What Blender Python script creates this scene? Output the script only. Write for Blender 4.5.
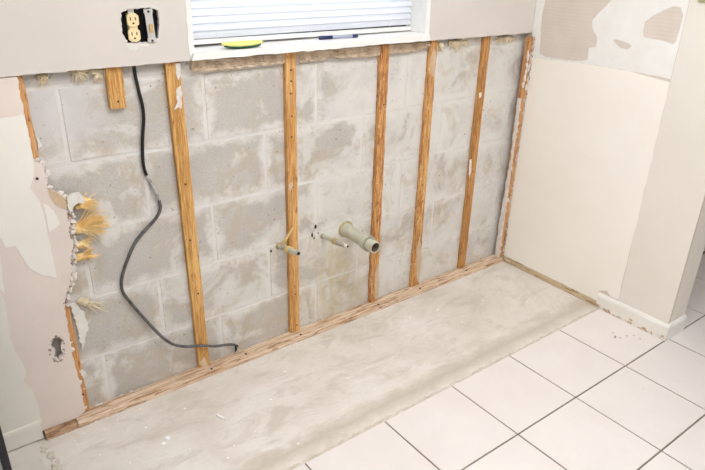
import bpy, bmesh, math, random
import numpy as np
from mathutils import Vector, noise as mnoise

for o in list(bpy.data.objects):
    bpy.data.objects.remove(o)
S = bpy.context.scene
COL = S.collection

# ------------------------------------------------------------------ camera
FPX = 626.39
CAM = np.array([-2.2622, -1.7020, 1.3957])
ROT = (1.1336, -0.0254, -0.6483)
cam_d = bpy.data.cameras.new('camera')
cam_d.sensor_width = 36.0
cam_d.lens = FPX * 36.0 / 705.0
cam_d.clip_start = 0.05
cam = bpy.data.objects.new('camera', cam_d)
cam.location = CAM
cam.rotation_euler = ROT
COL.objects.link(cam)
S.camera = cam

# ------------------------------------------------------------------ world, lights, exposure
W = bpy.data.worlds.new('world')
S.world = W
W.use_nodes = True
W.node_tree.nodes['Background'].inputs[0].default_value = (0.80, 0.88, 1.0, 1)
W.node_tree.nodes['Background'].inputs[1].default_value = 1.0
S.view_settings.view_transform = 'Standard'
S.view_settings.look = 'None'
S.view_settings.gamma = 1.0
S.view_settings.use_curve_mapping = False
S.view_settings.exposure = 0.25
LAMP_STRENGTH = 11.0
LAMP_COLOR = (0.95, 0.985, 1.04, 1)
sky_d = bpy.data.lights.new('window_daylight', 'AREA')      # daylight outside the kitchen window
sky_d.shape = 'RECTANGLE'
sky_d.size = 1.3
sky_d.size_y = 1.3
sky_d.energy = 5.5
sky_d.color = (0.90, 0.94, 1.0)
sky = bpy.data.objects.new('window_daylight', sky_d)
sky.location = (-1.06, 0.85, 1.75)
sky.rotation_euler = (math.radians(-90), 0, 0)
COL.objects.link(sky)

# ------------------------------------------------------------------ pixel -> point on a known plane
def _R(a):
    cx, sx, cy, sy, cz, sz = (f(v) for v in a for f in (math.cos, math.sin))
    return (np.array([[cz, -sz, 0], [sz, cz, 0], [0, 0, 1]]) @ np.array([[cy, 0, sy], [0, 1, 0], [-sy, 0, cy]])
            @ np.array([[1, 0, 0], [0, cx, -sx], [0, sx, cx]]))
RM = _R(ROT)
def at(u, v, axis, val):
    d = RM @ np.array([(u - 352.5) / FPX, -(v - 235) / FPX, -1.0])
    t = (val - CAM[axis]) / d[axis]
    return CAM + t * d
def xz(pts, y):
    return [(at(u, v, 1, y)[0], at(u, v, 1, y)[2]) for u, v in pts]
def yz(pts, x):
    return [(at(u, v, 0, x)[1], at(u, v, 0, x)[2]) for u, v in pts]

# planes of the place (metres)
Y_BLOCK = 0.057      # face of the concrete blocks
Y_STUD = 0.038       # face of the furring strips
Y_DRY = 0.024        # face of the drywall on the back wall
TILE = 0.3048
X_GRID = 0.0146
Y_GRID = -0.8252
Y_EDGE = -0.533      # tile edge along the bare concrete
X_EDGE = -2.119
TILE_TOP = 0.006
WR_END = -0.817      # free end of the right-hand wall
WR_T = 0.129
CUT = 1.079          # where the drywall was cut off
WIN_X0, WIN_X1, WIN_Z0, WIN_Z1 = -1.516, -0.605, 1.085, 2.02
CEIL = 2.44
RX0, RX1, RY0, HY1 = -3.3, 1.02, -3.1, 0.6

# ------------------------------------------------------------------ materials
def new_mat(name):
    m = bpy.data.materials.new(name)
    m.use_nodes = True
    nt = m.node_tree
    for n in list(nt.nodes):
        nt.nodes.remove(n)
    out = nt.nodes.new('ShaderNodeOutputMaterial')
    b = nt.nodes.new('ShaderNodeBsdfPrincipled')
    nt.links.new(b.outputs[0], out.inputs[0])
    return m, nt, b
def lin(c):
    def f(v):
        v /= 255.0
        return v / 12.92 if v <= 0.04045 else ((v + 0.055) / 1.055) ** 2.4
    return (f(c[0]), f(c[1]), f(c[2]), 1)
class G:
    """small node-graph helper"""
    def __init__(s, nt):
        s.nt = nt
        s.tc = nt.nodes.new('ShaderNodeTexCoord')
        s.geo = nt.nodes.new('ShaderNodeNewGeometry')
    def coord(s, kind='world', scale=(1, 1, 1), loc=(0, 0, 0)):
        mp = s.nt.nodes.new('ShaderNodeMapping')
        mp.inputs['Scale'].default_value = scale
        mp.inputs['Location'].default_value = loc
        src = s.geo.outputs['Position'] if kind == 'world' else s.tc.outputs['Object']
        s.nt.links.new(src, mp.inputs[0])
        return mp.outputs[0]
    def noise(s, co, scale, detail=5, rough=0.6, dist=0.0):
        n = s.nt.nodes.new('ShaderNodeTexNoise')
        n.inputs['Scale'].default_value = scale
        n.inputs['Detail'].default_value = detail
        n.inputs['Roughness'].default_value = rough
        n.inputs['Distortion'].default_value = dist
        s.nt.links.new(co, n.inputs['Vector'])
        return n.outputs['Fac']
    def ramp(s, fac, stops):
        r = s.nt.nodes.new('ShaderNodeValToRGB')
        e = r.color_ramp.elements
        while len(e) < len(stops):
            e.new(0.5)
        for i, (p, c) in enumerate(stops):
            e[i].position = p
            e[i].color = c if isinstance(c, tuple) else (c, c, c, 1)
        s.nt.links.new(fac, r.inputs[0])
        return r.outputs[0]
    def mix(s, fac, a, b, mode='MIX'):
        m = s.nt.nodes.new('ShaderNodeMix')
        m.data_type = 'RGBA'
        m.blend_type = mode
        for sock, v in ((m.inputs[0], fac), (m.inputs[6], a), (m.inputs[7], b)):
            if hasattr(v, 'is_output'):
                s.nt.links.new(v, sock)
            else:
                sock.default_value = v
        return m.outputs[2]
    def math(s, op, a, b=0.0, clamp=False):
        m = s.nt.nodes.new('ShaderNodeMath')
        m.operation = op
        m.use_clamp = clamp
        for sock, v in ((m.inputs[0], a), (m.inputs[1], b)):
            if hasattr(v, 'is_output'):
                s.nt.links.new(v, sock)
            else:
                sock.default_value = v
        return m.outputs[0]
    def sep(s, co):
        n = s.nt.nodes.new('ShaderNodeSeparateXYZ')
        s.nt.links.new(co, n.inputs[0])
        return n.outputs
    def bump(s, h, b, strength=0.3, dist=0.002):
        n = s.nt.nodes.new('ShaderNodeBump')
        n.inputs['Strength'].default_value = strength
        n.inputs['Distance'].default_value = dist
        s.nt.links.new(h, n.inputs['Height'])
        s.nt.links.new(n.outputs[0], b.inputs['Normal'])
def mottled(name, c1, c2, scale=6.0, rough=0.8, bump=0.15, fine=90.0, kind='world', spec=0.3):
    m, nt, b = new_mat(name)
    g = G(nt)
    co = g.coord(kind)
    col = g.ramp(g.noise(co, scale, 6, 0.65), [(0.32, lin(c1)), (0.68, lin(c2))])
    nt.links.new(col, b.inputs['Base Color'])
    b.inputs['Roughness'].default_value = rough
    b.inputs['Specular IOR Level'].default_value = spec
    if bump:
        g.bump(g.noise(co, fine, 4, 0.6), b, bump)
    return m
def plain(name, c, rough=0.5, metal=0.0, fine=200.0, spec=0.4):
    m = mottled(name, tuple(max(0, v - 5) for v in c), tuple(min(255, v + 3) for v in c), 25.0, rough, 0.05, fine, 'object', spec)
    m.node_tree.nodes['Principled BSDF'].inputs['Metallic'].default_value = metal
    return m

def mat_wood(name, dark, light, axis='z', stain=None, stain_amt=0.0, pale=None, pale_amt=0.0, seed=0.0):
    m, nt, b = new_mat(name)
    g = G(nt)
    sc = {'x': (0.05, 1, 1), 'y': (1, 0.05, 1), 'z': (1, 1, 0.05)}[axis]
    co = g.coord('world', sc, (seed, seed * 0.7, seed * 0.3))
    grain = g.noise(co, 260, 4, 0.55, 0.6)
    broad = g.noise(co, 60, 3, 0.5, 0.4)
    f = g.math('ADD', g.math('MULTIPLY', grain, 0.6), g.math('MULTIPLY', broad, 0.4))
    col = g.ramp(f, [(0.40, lin(dark)), (0.58, lin(light))])
    if stain:
        sc2 = {'x': (0.10, 1, 1), 'y': (1, 0.10, 1), 'z': (1, 1, 0.14)}[axis]
        n = g.noise(g.coord('world', sc2, (seed + 3, 1, seed)), 110, 6, 0.7, 0.8)
        col = g.mix(g.ramp(n, [(0.56 - 0.12 * stain_amt, 0.0), (0.62 - 0.08 * stain_amt, 1.0)]), col, lin(stain))
    if pale:
        n = g.noise(g.coord('world', (1, 1, 1), (seed + 8, 2, seed)), 48, 6, 0.72, 0.5)
        col = g.mix(g.ramp(n, [(0.66 - 0.12 * pale_amt, 0.0), (0.70 - 0.1 * pale_amt, 1.0)]), col, lin(pale))
    nt.links.new(col, b.inputs['Base Color'])
    b.inputs['Roughness'].default_value = 0.72
    b.inputs['Specular IOR Level'].default_value = 0.25
    g.bump(f, b, 0.35, 0.002)
    return m

def mat_block():
    m, nt, b = new_mat('concrete_block_smeared')
    g = G(nt)
    w = g.coord('world')
    sp = g.ramp(g.noise(w, 210, 5, 0.75), [(0.30, lin((154, 148, 140))), (0.66, lin((212, 206, 198)))])
    big = g.ramp(g.noise(w, 7, 4, 0.6), [(0.35, lin((184, 177, 169))), (0.7, lin((206, 200, 193)))])
    col = g.mix(0.5, sp, big)
    # mortar slurry smeared from the joints over the block edges (own, ragged shape)
    o = g.sep(g.coord('object'))
    ex = g.math('SUBTRACT', 0.203, g.math('ABSOLUTE', o[0]))
    ez = g.math('SUBTRACT', 0.105, g.math('ABSOLUTE', o[2]))
    e = g.math('MINIMUM', ex, ez)
    n1 = g.noise(w, 14, 5, 0.6)
    lim = g.math('ADD', g.math('MULTIPLY', n1, 0.105), -0.018)
    smear = g.ramp(g.math('MULTIPLY', g.math('SUBTRACT', lim, e), 34.0), [(0.0, 0.0), (0.85, 0.9)])
    # whitewash / parging skim, heavier towards the corner by the window wall
    px = g.sep(w)
    side = g.math('MULTIPLY', g.math('ADD', px[0], 1.35), 0.30, True)
    sk = g.math('ADD', g.noise(w, 5.5, 6, 0.62, 0.5), g.math('SUBTRACT', g.math('MINIMUM', side, 0.20), 0.055))
    skim = g.ramp(sk, [(0.47, 0.0), (0.57, 0.6), (0.72, 0.9)])
    ring = g.ramp(sk, [(0.46, 0.0), (0.50, 0.35), (0.54, 0.0)])
    # the parged patch at the left end of the wall
    lp = g.math('MULTIPLY', g.math('SUBTRACT', g.math('ADD', -1.80, g.math('MULTIPLY', n1, 0.12)), px[0]), 12.0, True)
    lz = g.math('MULTIPLY', g.math('SUBTRACT', px[2], g.math('ADD', 0.80, g.math('MULTIPLY', n1, 0.1))), 14.0, True)
    patch = g.math('MULTIPLY', g.math('MULTIPLY', lp, lz), 0.8)
    white = lin((221, 217, 211))
    col = g.mix(smear, col, white)
    col = g.mix(skim, col, lin((224, 220, 213)))
    col = g.mix(ring, col, lin((184, 168, 144)))
    col = g.mix(patch, col, lin((208, 204, 201)))
    # tan water stains low on the wall and below the pipes
    st = g.math('ADD', g.noise(w, 9, 6, 0.7, 1.0), g.math('MULTIPLY', px[2], -0.05))
    col = g.mix(g.ramp(st, [(0.49, 0.0), (0.60, 0.40)]), col, lin((188, 171, 143)))
    # yellowish run-off stain on the blocks under the pipe stubs
    run = g.noise(g.coord('world', (1, 1, 0.18), (3, 0, 5)), 34, 5, 0.65, 0.4)
    nx = g.math('SUBTRACT', 1.0, g.math('MULTIPLY', g.math('ABSOLUTE', g.math('ADD', px[0], 0.99)), 4.6), True)
    nz = g.math('MULTIPLY', g.math('SUBTRACT', 0.40, px[2]), 9.0, True)
    rf = g.math('MULTIPLY', g.math('MULTIPLY', nx, nz), g.ramp(run, [(0.40, 0.0), (0.62, 0.75)]))
    col = g.mix(rf, col, lin((204, 188, 146)))
    # small dark pits
    pit = g.noise(w, 75, 3, 0.5)
    col = g.mix(g.ramp(pit, [(0.69, 0.0), (0.74, 0.65)]), col, lin((120, 108, 96)))
    nt.links.new(col, b.inputs['Base Color'])
    b.inputs['Roughness'].default_value = 0.92
    b.inputs['Specular IOR Level'].default_value = 0.15
    h = g.math('ADD', g.math('MULTIPLY', g.noise(w, 150, 5, 0.7), 0.5), g.math('MULTIPLY', skim, 0.25))
    g.bump(h, b, 0.35, 0.003)
    return m

def mat_concrete():
    m, nt, b = new_mat('bare_concrete_floor')
    g = G(nt)
    w = g.coord('world')
    base = g.ramp(g.noise(w, 3.2, 6, 0.62, 0.6), [(0.33, lin((214, 205, 192))), (0.5, lin((226, 218, 207))), (0.68, lin((233, 227, 218)))])
    blot = g.noise(g.coord('world', (1, 2.2, 1), (4, 1, 0)), 5.0, 6, 0.7, 0.8)
    col = g.mix(g.ramp(blot, [(0.50, 0.0), (0.64, 0.6)]), base, lin((200, 189, 173)))
    # adhesive band along the tile edge
    p = g.sep(w)
    d = g.math('SUBTRACT', p[1], g.math('ADD', -0.50, g.math('MULTIPLY', g.noise(w, 16, 5, 0.6), 0.06)))
    band = g.ramp(g.math('MULTIPLY', g.math('ABSOLUTE', d), 18.0), [(0.0, 0.85), (0.9, 0.0)])
    col = g.mix(band, col, lin((196, 184, 165)))
    fine_ = g.noise(g.coord('world', (1, 3, 1), (2, 5, 0)), 38, 6, 0.75)
    col = g.mix(g.ramp(fine_, [(0.5, 0.0), (0.7, 0.35)]), col, lin((196, 184, 166)))
    fl = g.noise(w, 34, 3, 0.5)
    col = g.mix(g.ramp(fl, [(0.70, 0.0), (0.73, 0.6)]), col, lin((236, 230, 220)))
    nt.links.new(col, b.inputs['Base Color'])
    b.inputs['Roughness'].default_value = 0.75
    b.inputs['Specular IOR Level'].default_value = 0.25
    g.bump(g.noise(w, 60, 6, 0.65), b, 0.18, 0.002)
    return m

def mat_tile():
    m, nt, b = new_mat('glazed_white_tile')
    g = G(nt)
    w = g.coord('world')
    col = g.ramp(g.noise(w, 5, 5, 0.6), [(0.3, lin((229, 220, 214))), (0.7, lin((235, 227, 221)))])
    sm = g.noise(g.coord('world', (1, 1, 1), (7, 3, 0)), 26, 5, 0.7)
    col = g.mix(g.ramp(sm, [(0.66, 0.0), (0.74, 0.35)]), col, lin((205, 188, 172)))
    nt.links.new(col, b.inputs['Base Color'])
    b.inputs['Roughness'].default_value = 0.38
    b.inputs['Specular IOR Level'].default_value = 0.35
    return m

def mat_slat():
    m, nt, b = new_mat('white_vinyl_slat')
    g = G(nt)
    col = g.ramp(g.noise(g.coord('world'), 8, 3), [(0.3, lin((240, 241, 246))), (0.7, lin((248, 248, 250)))])
    nt.links.new(col, b.inputs['Base Color'])
    b.inputs['Roughness'].default_value = 0.45
    tr = nt.nodes.new('ShaderNodeBsdfTranslucent')
    tr.inputs[0].default_value = (0.92, 0.93, 1.0, 1)
    mx = nt.nodes.new('ShaderNodeMixShader')
    mx.inputs[0].default_value = 0.36
    out = nt.nodes['Material Output']
    nt.links.new(b.outputs[0], mx.inputs[1])
    nt.links.new(tr.outputs[0], mx.inputs[2])
    nt.links.new(mx.outputs[0], out.inputs[0])
    return m

def mat_glass():
    m, nt, b = new_mat('window_glass')
    tr = nt.nodes.new('ShaderNodeBsdfTransparent')
    tr.inputs[0].default_value = (0.95, 0.97, 0.97, 1)
    b.inputs['Roughness'].default_value = 0.05
    b.inputs['Base Color'].default_value = (0.8, 0.85, 0.85, 1)
    mx = nt.nodes.new('ShaderNodeMixShader')
    mx.inputs[0].default_value = 0.06
    nt.links.new(tr.outputs[0], mx.inputs[1])
    nt.links.new(b.outputs[0], mx.inputs[2])
    nt.links.new(mx.outputs[0], nt.nodes['Material Output'].inputs[0])
    return m

def mat_ridged():
    """scraped drywall paper with combed adhesive ridges"""
    m, nt, b = new_mat('scraped_beige_drywall')
    g = G(nt)
    w = g.coord('world')
    wv = nt.nodes.new('ShaderNodeTexWave')
    wv.bands_direction = 'Z'
    wv.inputs['Scale'].default_value = 24
    wv.inputs['Distortion'].default_value = 2.0
    wv.inputs['Detail'].default_value = 2
    wv.inputs['Detail Scale'].default_value = 1.5
    nt.links.new(g.coord('world', (1, 0.4, 1)), wv.inputs['Vector'])
    col = g.ramp(g.noise(w, 10, 5, 0.6), [(0.3, lin((212, 200, 186))), (0.7, lin((222, 210, 198)))])
    col = g.mix(g.math('MULTIPLY', wv.outputs['Fac'], 0.18), col, lin((228, 219, 206)))
    nt.links.new(col, b.inputs['Base Color'])
    b.inputs['Roughness'].default_value = 0.9
    g.bump(wv.outputs['Fac'], b, 0.15, 0.002)
    return m

def mat_baseboard():
    m, nt, b = new_mat('painted_baseboard_chipped')
    g = G(nt)
    w = g.coord('world')
    p = g.sep(w)
    col = g.ramp(g.noise(w, 9, 4), [(0.3, lin((232, 227, 217))), (0.7, lin((240, 236, 228)))])
    n = g.noise(w, 42, 5, 0.65)
    f = g.math('SUBTRACT', n, g.math('MULTIPLY', p[2], 7.0))
    col = g.mix(g.ramp(f, [(0.40, 0.0), (0.45, 0.9)]), col, lin((184, 148, 104)))
    nt.links.new(col, b.inputs['Base Color'])
    b.inputs['Roughness'].default_value = 0.45
    return m

M = {}
M['block'] = mat_block()
M['mortar'] = mottled('mortar_joint', (212, 207, 201), (226, 222, 216), 12, 0.95, 0.4, 120)
M['concrete'] = mat_concrete()
M['tile'] = mat_tile()
M['tile_dusty'] = mottled('dusty_tile', (214, 205, 194), (226, 218, 208), 14, 0.7, 0.1, 60)
M['grout'] = mottled('brown_grout', (112, 98, 88), (146, 130, 117), 9, 0.95, 0.3, 200)
M['thinset'] = mottled('tan_thinset_mortar', (196, 183, 164), (222, 212, 197), 30, 0.95, 0.5, 120)
M['dry_upper'] = mottled('pinkish_white_wall', (212, 204, 196), (219, 210, 201), 3, 0.85, 0.08, 60)
M['dry_lower'] = mottled('pink_beige_bare_drywall', (224, 209, 198), (234, 220, 209), 4, 0.9, 0.10, 60)
M['paint_cream'] = mottled('cream_paint_layer', (236, 230, 219), (241, 236, 226), 4, 0.7, 0.06, 60)
M['paint_green'] = mottled('grey_green_old_paint', (230, 225, 212), (236, 231, 219), 4, 0.6, 0.05, 60)
M['right_grey'] = mottled('greige_wall_paint', (229, 222, 210), (234, 228, 217), 3, 0.65, 0.04, 60)
M['right_cream'] = mottled('cream_unpainted_wall', (247, 240, 229), (250, 245, 235), 3, 0.75, 0.05, 60)
M['compound'] = mottled('white_joint_compound', (236, 233, 226), (242, 240, 235), 14, 0.85, 0.35, 26)
M['scraped'] = mat_ridged()
M['paper'] = mottled('torn_brown_paper', (196, 168, 136), (216, 190, 160), 30, 0.95, 0.3, 150)
M['gypsum'] = mottled('crumbled_gypsum', (214, 202, 192), (236, 228, 220), 60, 0.95, 0.5, 200)
M['gypsum_brown'] = mottled('stained_gypsum', (120, 88, 72), (214, 196, 180), 70, 0.95, 0.5, 200)
M['plaster'] = mottled('white_plaster_smear', (214, 208, 198), (236, 232, 224), 30, 0.95, 0.5, 90)
M['chip'] = mottled('white_chip', (246, 242, 236), (252, 250, 246), 60, 0.9, 0.2, 200)
M['band'] = mottled('tan_dirty_insulation_band', (176, 150, 122), (226, 208, 184), 34, 1.0, 0.9, 110)
M['fibre_y'] = mottled('yellow_insulation', (240, 190, 108), (250, 226, 170), 22, 1.0, 0.3, 200)
M['fibre_t'] = mottled('tan_insulation', (214, 192, 152), (238, 224, 196), 22, 1.0, 0.3, 200)
M['pine'] = mat_wood('pine_golden', (178, 126, 66), (226, 180, 114), 'z', (160, 108, 58), -0.2, (232, 208, 172), 0.0, 1)
M['pine2'] = mat_wood('pine_orange', (186, 130, 72), (228, 182, 120), 'z', (160, 104, 58), 0.0, (226, 200, 160), 0.1, 5)
M['pine3'] = mat_wood('pine_red_stained', (190, 132, 74), (224, 172, 112), 'z', (160, 104, 64), 0.6, (236, 208, 180), 0.45, 9)
M['pine4'] = mat_wood('pine_red_flecked', (190, 134, 76), (226, 178, 116), 'z', (166, 110, 68), 0.4, (236, 208, 180), 0.45, 13)
M['pine5'] = mat_wood('pine_brown', (170, 116, 64), (208, 156, 98), 'z', (142, 94, 54), 0.1, (232, 212, 186), 0.1, 17)
M['pine6'] = mat_wood('pine_bright_orange', (188, 132, 82), (216, 166, 112), 'z', (150, 94, 52), 0.1, (236, 220, 200), 0.25, 21)
M['plate'] = mat_wood('weathered_plate', (200, 166, 134), (234, 212, 186), 'x', (160, 120, 86), 0.25, (238, 226, 210), 0.2, 3)
M['plate_dark'] = mat_wood('stained_plate', (158, 118, 86), (206, 172, 138), 'x', (122, 88, 62), 0.3, (220, 200, 180), 0.1, 8)
M['plate_side'] = mat_wood('dirty_side_plate', (190, 164, 128), (222, 202, 170), 'y', (152, 122, 86), 0.2, (228, 214, 194), 0.1, 6)
M['white'] = plain('white_window_paint', (240, 238, 233), 0.5)
M['sill'] = mottled('white_sill', (238, 235, 228), (246, 244, 240), 12, 0.5, 0.08, 60)
M['frame_shade'] = plain('window_frame_gap_shade', (66, 58, 54), 0.4, 0.4)  # frame coloured dark to stand in for the shadow gap under the blind
M['slat'] = mat_slat()
M['glass'] = mat_glass()
M['black'] = plain('black_plastic', (26, 25, 26), 0.5)
M['ivory'] = plain('ivory_plastic', (238, 218, 170), 0.35)
M['ivory_dark'] = plain('tan_toggle', (206, 176, 116), 0.4)
M['slot'] = plain('dark_slot', (70, 48, 28), 0.7)
M['metal'] = plain('galvanised_steel', (214, 212, 208), 0.4, 0.3)
M['cable'] = mottled('dark_grey_cable', (74, 72, 70), (112, 110, 107), 40, 0.55, 0.1, 200)
M['cable_scuff'] = mottled('scuffed_pale_sheath', (120, 118, 116), (216, 214, 212), 60, 0.6, 0.2, 200)
M['wire'] = plain('black_wire', (28, 27, 28), 0.5)
M['pvc'] = mottled('grey_green_pipe', (182, 180, 156), (206, 202, 184), 30, 0.5, 0.1, 120)
M['pvc_in'] = plain('pipe_inside', (110, 92, 78), 0.8)
M['brass'] = mottled('corroded_brass', (150, 140, 108), (206, 186, 132), 60, 0.55, 0.3, 200)
M['pipe_grey'] = mottled('grey_supply_pipe', (140, 138, 122), (196, 192, 176), 60, 0.5, 0.2, 200)
M['yellowed'] = mottled('yellowed_tape', (206, 172, 104), (228, 200, 142), 60, 0.7, 0.2, 200)
M['sponge'] = mottled('yellow_sponge', (228, 228, 120), (240, 238, 158), 60, 0.95, 0.6, 220, 'object')
M['scour'] = mottled('green_scouring_pad', (36, 72, 58), (60, 98, 76), 80, 1.0, 0.6, 260, 'object')
M['navy'] = plain('navy_barrel', (40, 46, 92), 0.35)
M['silver'] = plain('silver_label', (176, 182, 200), 0.35, 0.3)
M['range_grey'] = mottled('grey_green_enamel', (120, 128, 122), (132, 139, 132), 6, 0.35, 0.0)
M['range_black'] = plain('black_enamel', (24, 23, 28), 0.25)
M['olive'] = plain('olive_plate', (172, 170, 128), 0.4)
M['darkwood'] = plain('dark_baseboard', (84, 74, 74), 0.5)
M['hall_dimmed'] = mottled('hall_wall_dimmed', (150, 138, 130), (160, 148, 140), 3, 0.8, 0.04, 60)  # shade put into the colour: wall darkened to dim the hall
M['wall_paint'] = mottled('room_wall_paint', (226, 220, 210), (231, 226, 217), 3, 0.8, 0.04, 60)
M['ceiling'] = mottled('white_ceiling', (240, 238, 234), (244, 243, 240), 3, 0.9, 0.15, 40)
m_, nt_, b_ = new_mat('lamp_diffuser')
b_.inputs['Base Color'].default_value = (0.9, 0.9, 0.88, 1)
b_.inputs['Emission Color'].default_value = LAMP_COLOR
b_.inputs['Emission Strength'].default_value = LAMP_STRENGTH
M['lamp'] = m_

# ------------------------------------------------------------------ mesh helpers
def link(name, me, mat=None, parent=None):
    o = bpy.data.objects.new(name, me)
    COL.objects.link(o)
    if mat is not None and me is not None and not me.materials:
        me.materials.append(M[mat])
    if parent:
        o.parent = parent
    return o
def obj(name, bm, mat, parent=None, smooth=False):
    bmesh.ops.recalc_face_normals(bm, faces=bm.faces[:])
    me = bpy.data.meshes.new(name)
    bm.to_mesh(me)
    bm.free()
    if smooth:
        for p in me.polygons:
            p.use_smooth = True
    return link(name, me, mat, parent)
def tag(o, label, cat, group=None):
    o['label'] = label
    o['category'] = cat
    if group:
        o['group'] = group
    return o
def struct(o, label=None, cat=None):
    o['kind'] = 'structure'
    if label:
        o['label'] = label
        o['category'] = cat
    return o
def empty(name, loc, label, cat, group=None):
    o = bpy.data.objects.new(name, None)
    o.empty_display_size = 0.05
    o.location = loc
    COL.objects.link(o)
    return tag(o, label, cat, group)
def adopt(o, root):
    """parent a mesh built in world coordinates to an Empty that stands elsewhere"""
    o.parent = root
    o.location = -Vector(root.location)
    return o
def box(bm, x0, x1, y0, y1, z0, z1, bevel=0.0):
    v = [bm.verts.new((x, y, z)) for x in (x0, x1) for y in (y0, y1) for z in (z0, z1)]
    fs = [bm.faces.new([v[i] for i in f]) for f in ((0, 1, 3, 2), (4, 6, 7, 5), (0, 4, 5, 1), (2, 3, 7, 6), (0, 2, 6, 4), (1, 5, 7, 3))]
    if bevel:
        es = list({e for f in fs for e in f.edges})
        bmesh.ops.bevel(bm, geom=es, offset=bevel, segments=2, affect='EDGES', profile=0.6)
    return bm
def boxm(x0, x1, y0, y1, z0, z1, bevel=0.0):
    return box(bmesh.new(), x0, x1, y0, y1, z0, z1, bevel)
def rag(pts, amp, step, seed=0, closed=True):
    """walk a polyline and roughen it"""
    r = random.Random(seed)
    out = []
    n = len(pts)
    for i in range(n if closed else n - 1):
        a, b = pts[i], pts[(i + 1) % n]
        L = math.hypot(b[0] - a[0], b[1] - a[1])
        k = max(1, int(L / step))
        for j in range(k):
            t = j / k
            q = amp if j else amp * 0.4
            out.append((a[0] + (b[0] - a[0]) * t + r.uniform(-q, q), a[1] + (b[1] - a[1]) * t + r.uniform(-q, q)))
    if not closed:
        out.append(pts[-1])
    return out
def slab(loops, plane, d0, d1):
    """flat sheet with holes: loops[0] outline, the rest holes; plane 'y' -> (x,z), 'x' -> (y,z), 'z' -> (x,y); d0 front, d1 back"""
    bm = bmesh.new()
    def P(a, b, d):
        return {'y': (a, d, b), 'x': (d, a, b), 'z': (a, b, d)}[plane]
    es = []
    for lp in loops:
        vs = [bm.verts.new(P(a, b, d0)) for a, b in lp]
        es += [bm.edges.new((vs[i], vs[(i + 1) % len(vs)])) for i in range(len(vs))]
    nrm = {'y': (0, 1, 0), 'x': (1, 0, 0), 'z': (0, 0, 1)}[plane]
    bmesh.ops.triangle_fill(bm, edges=es, use_beauty=True, use_dissolve=False, normal=nrm)
    ret = bmesh.ops.extrude_face_region(bm, geom=bm.faces[:])
    ax = {'y': 1, 'x': 0, 'z': 2}[plane]
    for e in ret['geom']:
        if isinstance(e, bmesh.types.BMVert):
            e.co[ax] = d1
    return bm
def tube(bm, pts, radii, seg=10, caps=True):
    pts = [Vector(p) for p in pts]
    if not hasattr(radii, '__len__'):
        radii = [radii] * len(pts)
    rings = []
    up = None
    for i, p in enumerate(pts):
        t = (pts[min(i + 1, len(pts) - 1)] - pts[max(i - 1, 0)]).normalized()
        if up is None:
            up = t.orthogonal().normalized()
        up = (up - t * up.dot(t))
        up = up.normalized() if up.length > 1e-6 else t.orthogonal().normalized()
        s = t.cross(up)
        rings.append([bm.verts.new(p + (up * math.cos(2 * math.pi * k / seg) + s * math.sin(2 * math.pi * k / seg)) * radii[i]) for k in range(seg)])
    for a, b in zip(rings, rings[1:]):
        for k in range(seg):
            bm.faces.new((a[k], a[(k + 1) % seg], b[(k + 1) % seg], b[k]))
    if caps:
        bm.faces.new(rings[0])
        bm.faces.new(rings[-1])
    return bm
def catmull(pts, n=6):
    pts = [Vector(p) for p in pts]
    q = [pts[0]] + pts + [pts[-1]]
    out = []
    for i in range(1, len(q) - 2):
        for j in range(n):
            t = j / n
            a, b, c, d = q[i - 1], q[i], q[i + 1], q[i + 2]
            out.append(0.5 * ((2 * b) + (c - a) * t + (2 * a - 5 * b + 4 * c - d) * t * t + (3 * b - a - 3 * c + d) * t ** 3))
    out.append(pts[-1])
    return out
def lump(bm, c, r, seed, squash=(1, 1, 1), sub=1, rough=0.45):
    ret = bmesh.ops.create_icosphere(bm, subdivisions=sub, radius=1.0)
    for v in ret['verts']:
        n = mnoise.noise(v.co * 1.7 + Vector((seed * 3.1, seed * 1.7, seed)))
        s = r * (1 + rough * n * 1.6)
        v.co = Vector((c[0] + v.co.x * s * squash[0], c[1] + v.co.y * s * squash[1], c[2] + v.co.z * s * squash[2]))
    return bm
def copy_to(src, name, loc, parent):
    o = src.copy()
    o.name = name
    COL.objects.link(o)
    o.location = loc
    o.parent = parent
    return o

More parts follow.
